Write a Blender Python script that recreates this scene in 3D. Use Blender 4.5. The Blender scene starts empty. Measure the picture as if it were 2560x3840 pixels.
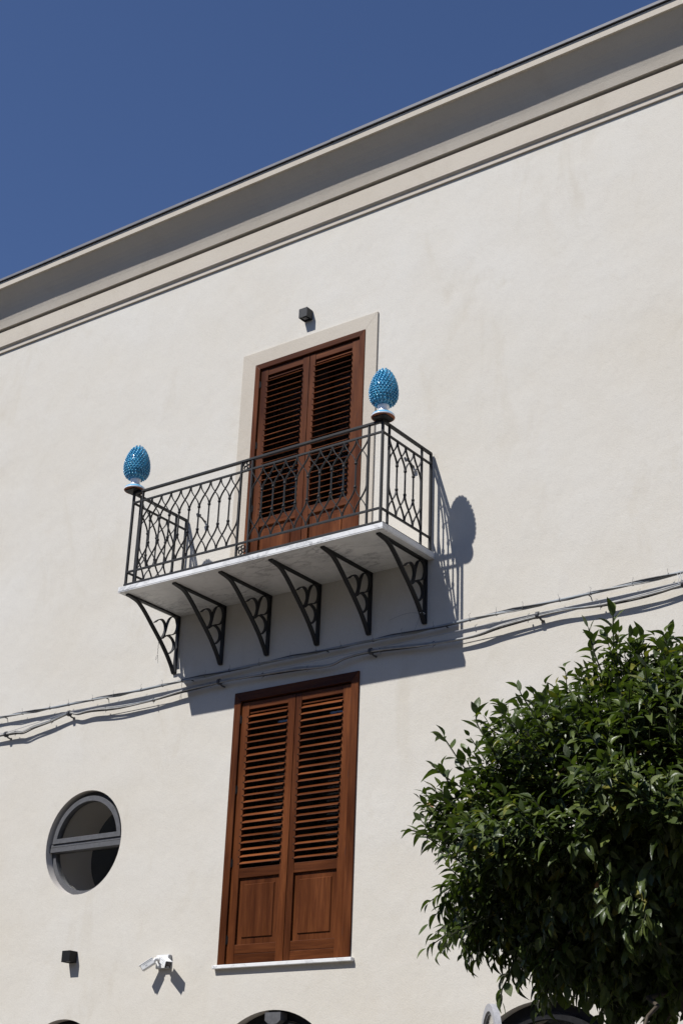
import bpy, bmesh, math, random
import numpy as np
from mathutils import Vector, Matrix
from mathutils.geometry import tessellate_polygon
random.seed(7)
rng = np.random.default_rng(7)
S = bpy.context.scene
COL = S.collection
PI = math.pi

# ------------------------------------------------------------------ camera, sky, sun, exposure
cam = bpy.data.cameras.new('camera')
cam.sensor_fit = 'VERTICAL'
cam.sensor_height = 36.0
cam.lens = 36.0 * 5747.756 / 3840.0
cam.clip_start = 0.05
cam.clip_end = 3000
camo = bpy.data.objects.new('camera', cam)
camo.location = (10.046, -10.827, -5.318)
camo.rotation_euler = (math.radians(113.847), math.radians(-2.09), math.radians(35.758))
COL.objects.link(camo)
S.camera = camo

SUN_TO = Vector((-0.33, -0.825, 1.07)).normalized()
ELEV = math.asin(SUN_TO.z)
W = bpy.data.worlds.new('World')
S.world = W
W.use_nodes = True
wn = W.node_tree
sky = wn.nodes.new('ShaderNodeTexSky')
sky.sky_type = 'NISHITA'
sky.sun_disc = False
sky.sun_elevation = ELEV
sky.sun_rotation = math.atan2(SUN_TO.x, SUN_TO.y)
sky.altitude = 0
sky.air_density = 1.0
sky.dust_density = 0.0
sky.ozone_density = 4.0
tint = wn.nodes.new('ShaderNodeMix'); tint.data_type = 'RGBA'; tint.blend_type = 'MULTIPLY'
tint.inputs[0].default_value = 1.0; tint.inputs[7].default_value = (1.03, 1.07, 1.30, 1)
wn.links.new(sky.outputs[0], tint.inputs[6])
wn.links.new(tint.outputs[2], wn.nodes['Background'].inputs[0])
wn.nodes['Background'].inputs[1].default_value = 0.056

sl = bpy.data.lights.new('sun', 'SUN')
sl.energy = 4.3
sl.angle = math.radians(0.53)
sl.color = (1.0, 0.98, 0.95)
so = bpy.data.objects.new('sun', sl)
so.rotation_euler = SUN_TO.to_track_quat('Z', 'Y').to_euler()
so.location = (0, -20, 20)
COL.objects.link(so)
S.view_settings.view_transform = 'Standard'
S.view_settings.look = 'None'
S.view_settings.gamma = 1.0
S.view_settings.exposure = 0.33
S.view_settings.use_curve_mapping = False
S.cycles.max_bounces = 8
S.cycles.diffuse_bounces = 4
S.cycles.transparent_max_bounces = 12

# ------------------------------------------------------------------ materials
class NT:
    def __init__(s, name):
        s.m = bpy.data.materials.new(name); s.m.use_nodes = True
        s.t = s.m.node_tree; s.b = s.t.nodes['Principled BSDF']; s.out = s.t.nodes['Material Output']
    def n(s, typ, **kw):
        nd = s.t.nodes.new('ShaderNode' + typ)
        for k, v in kw.items():
            if hasattr(nd, k): setattr(nd, k, v)
            else: nd.inputs[k.replace('_', ' ')].default_value = v
        return nd
    def l(s, a, b): s.t.links.new(a, b)
    def coord(s, kind='Object', scale=(1, 1, 1)):
        tc = s.n('TexCoord'); mp = s.n('Mapping'); s.l(tc.outputs[kind], mp.inputs[0])
        mp.inputs['Scale'].default_value = scale
        return mp.outputs[0]
    def noise(s, vec, scale, detail=4, rough=.55, dist=0):
        nd = s.n('TexNoise'); s.l(vec, nd.inputs['Vector'])
        nd.inputs['Scale'].default_value = scale; nd.inputs['Detail'].default_value = detail
        nd.inputs['Roughness'].default_value = rough; nd.inputs['Distortion'].default_value = dist
        return nd.outputs[0]
    def ramp(s, fac, stops):
        r = s.n('ValToRGB'); s.l(fac, r.inputs[0]); e = r.color_ramp.elements
        while len(e) < len(stops): e.new(.5)
        for i, (p, c) in enumerate(stops):
            e[i].position = p; e[i].color = (*c, 1) if len(c) == 3 else c
        return r.outputs[0]
    def mix(s, a, b, fac, mode='MIX'):
        m = s.n('Mix'); m.data_type = 'RGBA'; m.blend_type = mode
        for sock, v in ((m.inputs[6], a), (m.inputs[7], b)):
            if isinstance(v, tuple): sock.default_value = (*v, 1)
            else: s.l(v, sock)
        if isinstance(fac, (int, float)): m.inputs[0].default_value = fac
        else: s.l(fac, m.inputs[0])
        return m.outputs[2]
    def bump(s, h, strength, dist=.01, prev=None):
        b = s.n('Bump'); s.l(h, b.inputs['Height']); b.inputs['Strength'].default_value = strength
        b.inputs['Distance'].default_value = dist
        if prev is not None: s.l(prev, b.inputs['Normal'])
        return b.outputs[0]
    def fin(s, col=None, rough=None, nrm=None, spec=None, **kw):
        if col is not None:
            if isinstance(col, tuple): s.b.inputs['Base Color'].default_value = (*col, 1)
            else: s.l(col, s.b.inputs['Base Color'])
        if rough is not None:
            if isinstance(rough, (int, float)): s.b.inputs['Roughness'].default_value = rough
            else: s.l(rough, s.b.inputs['Roughness'])
        if nrm is not None: s.l(nrm, s.b.inputs['Normal'])
        if spec is not None: s.b.inputs['Specular IOR Level'].default_value = spec
        for k, v in kw.items(): s.b.inputs[k.replace('_', ' ')].default_value = v
        return s.m

def plaster(name, c1, c2, fine=.5, stain=None, big=.35):
    t = NT(name); v = t.coord('Object')
    n0 = t.noise(v, .55, 5, .6); n1 = t.noise(v, 9, 5, .65); n2 = t.noise(v, 105, 3, .6)
    base = t.mix(c1, c2, t.ramp(n0, [(.32, (0, 0, 0)), (.68, (1, 1, 1))]))
    sp = t.ramp(n2, [(.3, (.93, .925, .92)), (.5, (1, 1, 1)), (.72, (1.02, 1.02, 1.02))])
    base = t.mix(base, sp, 1.0, 'MULTIPLY')
    if stain:
        vs = t.coord('Object', (1, 1, .45))
        ns = t.noise(vs, 1.9, 6, .7, .6)
        base = t.mix(base, stain, t.ramp(ns, [(.56, (0, 0, 0)), (.78, (.5, .5, .5))]))
        ns2 = t.noise(v, 5.5, 4, .7, .3)
        base = t.mix(base, stain, t.ramp(ns2, [(.6, (0, 0, 0)), (.8, (.3, .3, .3))]))
    v2 = t.coord('Object', (1, 1, 1))
    b = t.bump(t.noise(v2, 2.2, 3, .5), big, .03)
    b = t.bump(t.noise(t.coord('Object', (1, 1, .5)), 11, 3, .5), .3, .008, b)
    b = t.bump(n1, .22, .006, b)
    b = t.bump(n2, fine, .0045, b)
    return t.fin(base, .92, b, .2)

M_WALL = plaster('wall_plaster', (.578, .536, .462), (.608, .580, .526), .42, (.49, .44, .355))
M_STONE = plaster('cornice_render', (.478, .424, .350), (.518, .468, .395), .5, (.40, .345, .275), .2)

def wood(name, axis, tone=1.0):
    t = NT(name)
    sc = [38, 38, 38]; sc[axis] = 2.2
    v = t.coord('Object', tuple(sc)); oi = t.n('ObjectInfo')
    comb = t.n('VectorMath', operation='ADD'); t.l(v, comb.inputs[0])
    mul = t.n('VectorMath', operation='SCALE'); t.l(oi.outputs['Location'], mul.inputs[0]); mul.inputs['Scale'].default_value = 7.3
    t.l(mul.outputs[0], comb.inputs[1])
    vv = comb.outputs[0]
    g = t.noise(vv, 1.0, 6, .62, 1.2)
    sc2 = [5, 5, 5]; sc2[axis] = .8
    v2 = t.coord('Object', tuple(sc2)); c2 = t.n('VectorMath', operation='ADD'); t.l(v2, c2.inputs[0]); t.l(mul.outputs[0], c2.inputs[1])
    g2 = t.noise(c2.outputs[0], 1.0, 3, .5, .5)
    k = tone
    col = t.ramp(g, [(.25, (.056 * k, .0160 * k, .0050 * k)), (.5, (.088 * k, .0270 * k, .0082 * k)), (.75, (.130 * k, .0435 * k, .0135 * k))])
    col = t.mix(col, t.ramp(g2, [(.3, (.58, .53, .5)), (.7, (1.32, 1.3, 1.25))]), 1.0, 'MULTIPLY')
    rnd = t.ramp(oi.outputs['Random'], [(0, (.76, .74, .72)), (1, (1.26, 1.26, 1.24))])
    col = t.mix(col, rnd, 1.0, 'MULTIPLY')
    b = t.bump(g, .12, .002)
    return t.fin(col, t.ramp(g2, [(.3, (.34,) * 3), (.7, (.48,) * 3)]), b, .12)
M_WV = wood('stained_wood_upright', 2)
M_WH = wood('stained_wood_level', 0)
M_SLAT = wood('stained_wood_slat', 0, 1.35)

def iron(name, c=.05, r=.45):
    t = NT(name); v = t.coord('Object')
    n = t.noise(v, 30, 4, .6)
    col = t.ramp(n, [(.3, (c * .85, c * .85, c * .88)), (.7, (c * 1.15, c * 1.15, c * 1.2))])
    return t.fin(col, t.ramp(n, [(.3, (r - .06,) * 3), (.7, (r + .1,) * 3)]), t.bump(t.noise(v, 160, 2), .15, .002), .25)
M_IRON = iron('wrought_iron', .022, .55)
M_LAMP = iron('lamp_metal', .034, .5)
M_ALU = iron('window_aluminium', .105, .45)
M_ARCHF = iron('shaded_arch_frame', .016, .4)  # shadow inside the arches put into the frame colour
M_ALUL = iron('door_aluminium', .34, .5)
M_HINGE = iron('hinge_metal', .012, .5)

def marble(name, k=1.0):
    t = NT(name); v = t.coord('Object')
    d = t.noise(v, 2.2, 5, .6)
    w = t.n('TexNoise'); t.l(t.coord('Object', (1.0, 2.6, 1.6)), w.inputs['Vector']); w.inputs['Scale'].default_value = 2.6; w.inputs['Detail'].default_value = 8; w.inputs['Roughness'].default_value = .68; w.inputs['Distortion'].default_value = .45
    ms = t.n('Math', operation='SUBTRACT'); t.l(w.outputs[0], ms.inputs[0]); ms.inputs[1].default_value = .5
    ab = t.n('Math', operation='ABSOLUTE'); t.l(ms.outputs[0], ab.inputs[0])
    vein = t.ramp(ab.outputs[0], [(0, (1, 1, 1)), (.014, (.45,) * 3), (.05, (0, 0, 0))])
    msk = t.ramp(t.noise(v, 1.6, 3), [(.42, (0, 0, 0)), (.62, (1, 1, 1))])
    vm = t.mix((0, 0, 0), vein, msk)
    base = t.mix((.78 * k, .775 * k, .76 * k), (.66 * k * k, .66 * k * k, .65 * k * k), t.ramp(d, [(.4, (0, 0, 0)), (.7, (1, 1, 1))]))
    base = t.mix(base, (.30, .30, .305), vm)
    sm = t.ramp(t.noise(v, 14, 6, .7), [(.5, (0, 0, 0)), (.8, (.4,) * 3)])
    base = t.mix(base, (.55, .53, .49), sm)
    return t.fin(base, .42, None, .4)
M_MARBLE = marble('white_marble')
M_MARBLE_R = marble('raw_marble', .98)

def plain(name, c, r=.5, spec=.5, var=.08, sc=20, **kw):
    t = NT(name); v = t.coord('Object'); n = t.noise(v, sc, 4, .6)
    a = tuple(x * (1 - var) for x in c); b = tuple(min(1, x * (1 + var)) for x in c)
    return t.fin(t.ramp(n, [(.3, a), (.7, b)]), r, None, spec, **kw)
M_GLAZE_D = plain('blue_glaze', (.045, .31, .52), .3, .5, .35, 14, Coat_Weight=.35, Coat_Roughness=.12)
M_GLAZE_L = plain('pale_blue_glaze', (.10, .42, .62), .16, .6, .2, 10, Coat_Weight=.6, Coat_Roughness=.06)
M_GLAZE_M = plain('mid_blue_glaze', (.03, .21, .38), .13, .6, .3, 14, Coat_Weight=.6, Coat_Roughness=.06)
M_GLAZE_W = plain('white_glaze', (.78, .79, .82), .12, .6, .03, 10, Coat_Weight=.6, Coat_Roughness=.06)
M_GLAZE_B = plain('light_blue_glaze', (.16, .46, .70), .13, .6, .12, 10, Coat_Weight=.6, Coat_Roughness=.06)
M_TERRA = plain('terracotta', (.36, .15, .085), .85, .2, .12, 30)
M_WHITE = plain('white_housing', (.74, .74, .73), .35, .4, .02, 10)
M_GREYB = plain('grey_housing', (.42, .43, .44), .5, .4, .03, 10)
M_BLACK = plain('black_plastic', (.018, .018, .02), .25, .5, .1, 10)
M_LENS = plain('dark_lens', (.03, .018, .015), .08, .6, .1, 10, Coat_Weight=1.0)
M_PIPE = plain('grey_conduit', (.25, .27, .285), .45, .4, .15, 6)
M_CABLE = plain('grey_cable', (.34, .33, .31), .55, .3, .22, 9)
M_CABD = plain('dark_cable', (.055, .055, .06), .5, .35, .2, 9)
M_WIRE = plain('steel_wire', (.36, .36, .37), .4, .5, .1, 9)
M_TIE = plain('tie_wire', (.20, .20, .20), .5, .4, .1, 9)
M_GUTTER = plain('zinc_gutter', (.15, .15, .165), .6, .3, .12, 3)
M_DARK = plain('dark_room', (.055, .048, .042), .9, .1, .1, 2)  # shade of the unlit room put into the base colour
M_ROOM = plain('dark_interior', (.10, .092, .085), .9, .1, .1, 2)  # floor and backing colour darkened in place of room shade
M_REVEAL = plaster('reveal_plaster', (.58, .54, .49), (.62, .58, .53), .4, None, .2)
M_PAVE = plain('street_paving', (.19, .165, .135), .85, .2, .2, 1.3)
M_KERB = plain('kerb_stone', (.20, .18, .15), .8, .2, .15, 4)
M_FAR = plain('weathered_render', (.45, .40, .33), .9, .2, .15, .6)
M_ASPH = plain('asphalt', (.05, .048, .046), .9, .2, .2, 30)

def glass(name, tint, rough=.0):
    t = NT(name)
    t.t.nodes.remove(t.b)
    tr = t.n('BsdfTransparent'); tr.inputs[0].default_value = (*tint, 1)
    gl = t.n('BsdfGlossy'); gl.inputs['Roughness'].default_value = rough; gl.inputs[0].default_value = (.9, .9, .9, 1)
    lw = t.n('LayerWeight'); lw.inputs['Blend'].default_value = .5
    pw = t.n('Math', operation='POWER'); t.l(lw.outputs['Facing'], pw.inputs[0]); pw.inputs[1].default_value = 5.0
    ma = t.n('Math', operation='MULTIPLY_ADD'); t.l(pw.outputs[0], ma.inputs[0]); ma.inputs[1].default_value = .95; ma.inputs[2].default_value = .045
    mx = t.n('MixShader'); t.l(ma.outputs[0], mx.inputs[0]); t.l(tr.outputs[0], mx.inputs[1]); t.l(gl.outputs[0], mx.inputs[2])
    t.l(mx.outputs[0], t.out.inputs[0])
    return t.m
M_GLASS = glass('window_glass', (.90, .90, .89))

def leafmat(name):
    t = NT(name); g = t.n('NewGeometry'); oi = t.n('ObjectInfo')
    ad = t.n('Math', operation='ADD'); t.l(g.outputs['Random Per Island'], ad.inputs[0]); t.l(oi.outputs['Random'], ad.inputs[1])
    fr = t.n('Math', operation='FRACT'); t.l(ad.outputs[0], fr.inputs[0])
    col = t.ramp(fr.outputs[0], [(0, (.032, .048, .015)), (.3, (.048, .070, .021)), (.6, (.070, .098, .028)), (.86, (.098, .130, .038)), (.95, (.12, .15, .035)), (1, (.19, .17, .035))])
    v = t.coord('Object')
    n = t.noise(v, 45, 3, .6)
    col = t.mix(col, t.ramp(n, [(.3, (.75, .75, .7)), (.7, (1.25, 1.2, 1.1))]), 1.0, 'MULTIPLY')
    back = t.mix(col, (.075, .11, .05), .45)
    c2 = t.mix(col, back, g.outputs['Backfacing'])
    t.fin(c2, .37, t.bump(t.noise(v, 90, 2), .35, .004), .36)
    tl = t.n('BsdfTranslucent'); tcol = t.mix(col, (1.5, 1.8, .5), 1.0, 'MULTIPLY'); t.l(tcol, tl.inputs[0])
    mx = t.n('MixShader'); mx.inputs[0].default_value = .2
    t.l(t.b.outputs[0], mx.inputs[1]); t.l(tl.outputs[0], mx.inputs[2]); t.l(mx.outputs[0], t.out.inputs[0])
    return t.m
M_LEAF = leafmat('citrus_leaf')
M_DRY = plain('dry_leaf', (.34, .19, .09), .8, .2, .3, 30)
M_TWIG = plain('green_twig', (.032, .036, .018), .8, .2, .25, 25)
M_BARK = plain('bark', (.075, .06, .045), .9, .2, .35, 25)

# ------------------------------------------------------------------ mesh helpers
class MB:
    def __init__(s): s.v = []; s.f = []; s.sm = []; s.mi = []; s.cur = 0
    def add(s, vs, fs, smooth=False):
        o = len(s.v); s.v += [tuple(p) for p in vs]
        for f in fs: s.f.append(tuple(i + o for i in f)); s.sm.append(smooth); s.mi.append(s.cur)
        return s
    def box(s, x0, x1, y0, y1, z0, z1):
        v = [(x, y, z) for z in (z0, z1) for y in (y0, y1) for x in (x0, x1)]
        return s.add(v, [(0, 2, 3, 1), (4, 5, 7, 6), (0, 1, 5, 4), (2, 6, 7, 3), (0, 4, 6, 2), (1, 3, 7, 5)])
    def obox(s, c, ax, ay, az, hx, hy, hz):
        c = Vector(c); ax = Vector(ax).normalized() * hx; ay = Vector(ay).normalized() * hy; az = Vector(az).normalized() * hz
        v = [c + ax * i + ay * j + az * k for k in (-1, 1) for j in (-1, 1) for i in (-1, 1)]
        return s.add(v, [(0, 2, 3, 1), (4, 5, 7, 6), (0, 1, 5, 4), (2, 6, 7, 3), (0, 4, 6, 2), (1, 3, 7, 5)])
    def prism(s, poly, axis, a, b):
        # poly in the two other axes (order: ascending axes), extruded along axis from a to b
        n = len(poly)
        def P(p, t):
            q = list(p); q.insert(axis, t); return tuple(q)
        v = [P(p, a) for p in poly] + [P(p, b) for p in poly]
        f = [(i, (i + 1) % n, (i + 1) % n + n, i + n) for i in range(n)] + [tuple(range(n))[::-1], tuple(range(n, 2 * n))]
        return s.add(v, f)
    def tube(s, pts, r, seg=8, smooth=True, cap=True):
        pts = [Vector(p) for p in pts]; n = len(pts)
        rr = r if isinstance(r, (list, tuple)) else [r] * n
        vs = []; up = None
        for i, p in enumerate(pts):
            d = (pts[min(i + 1, n - 1)] - pts[max(i - 1, 0)]).normalized()
            if up is None:
                up = Vector((0, 0, 1)) if abs(d.z) < .9 else Vector((1, 0, 0))
            sd = d.cross(up).normalized(); up = sd.cross(d).normalized()
            for k in range(seg):
                a = 2 * PI * k / seg
                vs.append(p + (sd * math.cos(a) + up * math.sin(a)) * rr[i])
        fs = [(i * seg + k, i * seg + (k + 1) % seg, (i + 1) * seg + (k + 1) % seg, (i + 1) * seg + k) for i in range(n - 1) for k in range(seg)]
        s.add(vs, fs, smooth)
        if cap:
            s.add(vs[:seg], [tuple(range(seg))[::-1]]); s.add(vs[-seg:], [tuple(range(seg))])
        return s
    def strip(s, pts, wdir, w, t):
        # flat bar bent along pts, width w along wdir, thickness t
        pts = [Vector(p) for p in pts]; n = len(pts); wd = Vector(wdir).normalized(); vs = []
        for i, p in enumerate(pts):
            d = (pts[min(i + 1, n - 1)] - pts[max(i - 1, 0)]).normalized()
            nn = d.cross(wd).normalized()
            for a, b in ((-1, -1), (1, -1), (1, 1), (-1, 1)):
                vs.append(p + wd * a * w / 2 + nn * b * t / 2)
        fs = [(i * 4 + k, i * 4 + (k + 1) % 4, (i + 1) * 4 + (k + 1) % 4, (i + 1) * 4 + k) for i in range(n - 1) for k in range(4)]
        fs += [(3, 2, 1, 0), tuple(4 * (n - 1) + k for k in range(4))]
        return s.add(vs, fs)
    def lathe(s, prof, c, seg=32, smooth=True):
        cx, cy, cz = c; n = len(prof)
        vs = [(cx + r * math.cos(2 * PI * k / seg), cy + r * math.sin(2 * PI * k / seg), cz + z) for r, z in prof for k in range(seg)]
        fs = [(i * seg + k, i * seg + (k + 1) % seg, (i + 1) * seg + (k + 1) % seg, (i + 1) * seg + k) for i in range(n - 1) for k in range(seg)]
        return s.add(vs, fs, smooth)
ORG = {}
def link(name, me, parent, origin):
    o = bpy.data.objects.new(name, me); COL.objects.link(o)
    po = ORG[parent.name] if parent else Vector((0, 0, 0))
    if parent: o.parent = parent
    o.location = Vector(origin) - po
    ORG[o.name] = Vector(origin)
    return o
def build(mb, name, mat, parent=None, origin=None, bevel=0, mats=None):
    if origin is None:
        origin = ORG[parent.name] if parent else (0, 0, 0)
    og = Vector(origin)
    me = bpy.data.meshes.new(name)
    me.from_pydata([tuple(Vector(v) - og) for v in mb.v], [], mb.f)
    me.polygons.foreach_set('use_smooth', mb.sm)
    for m in (mats or [mat]): me.materials.append(m)
    if mats: me.polygons.foreach_set('material_index', mb.mi)
    bm = bmesh.new(); bm.from_mesh(me); bmesh.ops.recalc_face_normals(bm, faces=bm.faces); bm.to_mesh(me); bm.free()
    me.update()
    o = link(name, me, parent, origin)
    if bevel:
        b = o.modifiers.new('bevel', 'BEVEL'); b.width = bevel; b.segments = 2; b.limit_method = 'ANGLE'; b.angle_limit = math.radians(40)
    return o
def again(src, name, parent, origin, rot=None):
    o = link(name, src.data, parent, origin)
    for m in src.modifiers:
        k = o.modifiers.new(m.name, m.type)
        if m.type == 'BEVEL': k.width = m.width; k.segments = m.segments; k.limit_method = m.limit_method; k.angle_limit = m.angle_limit
    if rot: o.rotation_euler = rot
    return o
def thing(name, loc, label, cat, group=None):
    o = bpy.data.objects.new(name, None); COL.objects.link(o); o.location = loc; o.empty_display_size = .1
    ORG[o.name] = Vector(loc); o['label'] = label; o['category'] = cat
    if group: o['group'] = group
    return o
def struct(o): o['kind'] = 'structure'; return o

GZ = -6.92
# ------------------------------------------------------------------ ground
struct(build(MB().box(-400, 400, -400, 400, GZ - .6, GZ - .12), 'ground', M_PAVE))
struct(build(MB().box(-60, 60, -2.6, -.0, GZ - .12, GZ), 'pavement', M_KERB))
struct(build(MB().box(-60, 60, -2.8, -2.603, GZ - .12, GZ + .002), 'kerb', M_KERB))
struct(build(MB().box(-60, 60, -9.6, -2.803, GZ - .12, GZ - .114), 'road', M_ASPH))
struct(build(MB().box(-60, 60, -90, -9.603, GZ - .12, GZ), 'square', M_PAVE))

# unseen house fronts across the square, added to block low sky and its reflection
for hx, hw_, hh in ((-48, 14, 14), (-33.9, 13.2, 14.5), (-20.6, 12.5, 14), (-8, 13.9, 12.5), (6, 12, 12), (18.1, 14, 10)):
    hb = MB().box(hx, hx + hw_, -36, -24, GZ, GZ + hh)
    hb.box(hx - .1, hx + hw_ + .1, -24, -23.7, GZ + hh - .5, GZ + hh - .1)
    for fl in range(3):
        for c in range(3):
            wx = hx + hw_ * (c + .5) / 3
            hb.box(wx - .75, wx - .60, -24, -23.94, GZ + .4 + fl * 3.4, GZ + 2.7 + fl * 3.4).box(wx + .60, wx + .75, -24, -23.94, GZ + .4 + fl * 3.4, GZ + 2.7 + fl * 3.4).box(wx - .75, wx + .75, -24, -23.93, GZ + 2.7 + fl * 3.4, GZ + 2.85 + fl * 3.4).box(wx - .6, wx + .6, -24, -23.97, GZ + .4 + fl * 3.4, GZ + 2.7 + fl * 3.4)
    struct(build(hb, 'unseen_house', M_FAR))

# ------------------------------------------------------------------ building
BX0, BX1, WT, ZT = -16.0, 14.0, .65, 5.13
bld = thing('building', (0, .3, GZ), 'off white plastered building with a moulded cornice and brown louvred shutters', 'building')
def circ(cx, cz, r, n=56, a0=0, a1=2 * PI): return [(cx + r * math.cos(a0 + (a1 - a0) * i / n), cz + r * math.sin(a0 + (a1 - a0) * i / n)) for i in range(n + (0 if abs(a1 - a0 - 2 * PI) < 1e-6 else 1))]
def rect(x0, x1, z0, z1): return [(x0, z0), (x1, z0), (x1, z1), (x0, z1)]
def arch(cx, hw, zt):
    return [(cx - hw, GZ + .01), (cx + hw, GZ + .01)] + circ(cx, zt - hw, hw, 40, 0, PI)
CIR = (-1.055, -2.25, .517)
ARCH = [(-3.57, .56, -3.93), (-2.32, .56, -3.93), (-1.07, .58, -3.935), (1.46, .78, -3.925), (4.10, .74, -3.935), (6.75, .74, -3.935)]
WIN = (.811, 2.264, -3.527, -1.003); DOOR = (.801, 2.207, 0.0, 2.593)
outer = [(BX0, GZ), (BX1, GZ), (BX1, ZT - .55), (BX0, ZT - .55)]
holes = [circ(*CIR), rect(*WIN), rect(*DOOR)] + [arch(*a) for a in ARCH]
def wall_mesh():
    b = MB()
    loops = [outer] + holes
    for y, flip in ((0, False), (WT, True)):
        tris = tessellate_polygon([[Vector((p[0], p[1], 0)) for p in lp] for lp in loops])
        pts = [p for lp in loops for p in lp]
        b.add([(p[0], y, p[1]) for p in pts], [tuple(t) for t in tris])
    return b
wb = wall_mesh()
wall = build(wb, 'wall', M_WALL, bld)
for h in holes:       # reveals of the openings
    n = len(h); r = MB()
    cx = sum(p[0] for p in h) / n
    r.add([(p[0], 0, p[1]) for p in h] + [(p[0], WT, p[1]) for p in h], [(i, (i + 1) % n, (i + 1) % n + n, i + n) for i in range(n)], len(h) > 10)
    build(r, 'reveal', M_REVEAL, wall)
rest = MB()
rest.box(BX0, BX0 + .3, WT, 9, GZ, ZT - .4).box(BX1 - .3, BX1, WT, 9, GZ, ZT - .4).box(BX0, BX1, 9, 9.3, GZ, ZT - .4)
build(rest, 'outer_wall', M_WALL, bld)
build(MB().box(BX0 + .3, BX1 - .3, 2.6, 2.7, GZ, ZT - .5), 'room_wall', M_DARK, bld)
build(MB().box(BX0 + .3, BX1 - .3, WT, 2.6, -.45, -.25).box(BX0 + .3, BX1 - .3, WT, 2.6, -3.75, -3.62), 'floor_slab', M_ROOM, bld)

# cornice: one moulded profile run along the eaves
prof = [(0.0, 4.017), (-.021, 4.017), (-.021, 4.067), (-.049, 4.086), (-.049, 4.296), (-.018, 4.300), (-.018, 4.322), (-.074, 4.330),
        (-.084, 4.368), (-.0955, 4.408), (-.109, 4.446), (-.127, 4.49), (-.1485, 4.535), (-.1755, 4.58), (-.208, 4.624), (-.240, 4.66), (-.268, 4.69), (-.290, 4.715), (-.297, 4.723)]
prof += [(-.300, 4.727), (-.325, 4.727), (-.325, 4.815), (.3, 4.815), (.3, 4.017)]
cn = MB()
nseg = 60
rr2 = random.Random(3)
xs = [BX0 - .05 + (BX1 - BX0 + .1) * i / nseg for i in range(nseg + 1)]
npf = len(prof)
vs = []
for x in xs:
    for (y, z) in prof:
        wob = .0006 * math.sin(x * 1.7 + z * 9) + .0005 * math.sin(x * 4.1 + 1 + z * 5)
        vs.append((x, y + (wob if y < -.02 else 0), z + (wob if y < -.02 else 0)))
cn.add(vs, [(i * npf + k, i * npf + (k + 1) % npf, (i + 1) * npf + (k + 1) % npf, (i + 1) * npf + k) for i in range(nseg) for k in range(npf)])
cn.add([vs[k] for k in range(npf)], [tuple(range(npf))]); cn.add(vs[-npf:], [tuple(range(npf))])
build(cn, 'cornice', M_STONE, bld)
# metal eaves trim, in lapped lengths
x = BX0 - .1; k = 0
while x < BX1:
    L = 2.0
    dz = .0025 * (k % 2)
    g = MB().prism([(-.350 - dz, 4.822), (-.350 - dz, 4.853 + dz), (.25, 4.93 + dz), (.25, 4.90), (-.33, 4.835), (-.338, 4.822)], 0, x, x + L + .03)
    build(g, 'eaves_trim', M_GUTTER, bld); x += L; k += 1
build(MB().box(BX0, BX1, .3, 9.3, ZT - .4, ZT - .2), 'roof', M_GUTTER, bld)

# stone surround of the balcony door: three mitred pieces
SX0, SX1, SZ = .619, 2.35, 2.758
dx0, dx1, dz1 = DOOR[0], DOOR[1], DOOR[3]
for poly in ([(SX0, -.008), (dx0, -.008), (dx0, dz1), (SX0, SZ)], [(dx1, -.008), (SX1, -.008), (SX1, SZ), (dx1, dz1)], [(SX0, SZ), (dx0, dz1), (dx1, dz1), (SX1, SZ)]):
    build(MB().prism(poly, 1, -.02, .004), 'surround_stone', M_STONE, bld, bevel=.002)

# ------------------------------------------------------------------ shutters
def mitred_frame(x0, x1, z0, z1, w, wt, yf, yb, name, bottom=False):
    ps = [([(x0, z0), (x0 + w, z0), (x0 + w, z1 - wt), (x0, z1)], M_WV), ([(x1 - w, z0), (x1, z0), (x1, z1), (x1 - w, z1 - wt)], M_WV),
          ([(x0, z1), (x0 + w, z1 - wt), (x1 - w, z1 - wt), (x1, z1)], M_WH)]
    fr = build(MB().box(x0 + .01, x1 - .01, yb - .01, yb, z1 - .09, z1 - .02), 'shutter_frame', M_WH, bld)
    for poly, m in ps:
        cx = sum(p[0] for p in poly) / 4; cz = sum(p[1] for p in poly) / 4
        build(MB().prism(poly, 1, yf, yb), 'frame_board', m, fr, origin=(cx, yf, cz), bevel=.0025)
    # rebate fillet inside
    for bx, m in (((x0 + w, x0 + w + .012, yf + .045, yb, z0, z1 - wt - .012), M_WV), ((x1 - w - .012, x1 - w, yf + .045, yb, z0, z1 - wt - .012), M_WV), ((x0 + w, x1 - w, yf + .045, yb, z1 - wt - .012, z1 - wt), M_WH)):
        build(MB().box(*bx), 'frame_fillet', m, fr, origin=(bx[0], bx[2], bx[4]))
    return fr
def slat_mesh(L, tilt):
    w, t = .054, .0095
    a = math.radians(tilt)
    ca, sa = math.cos(a), math.sin(a)
    sec = [(-w / 2, -t * .25), (-w / 2 + .004, -t / 2), (w / 2, -t / 2), (w / 2, t / 2), (-w / 2 + .004, t / 2), (-w / 2, t * .25)]
    sec = [(y * ca - z * sa, y * sa + z * ca) for y, z in sec]
    return MB().prism(sec, 0, -L / 2, L / 2)
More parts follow.
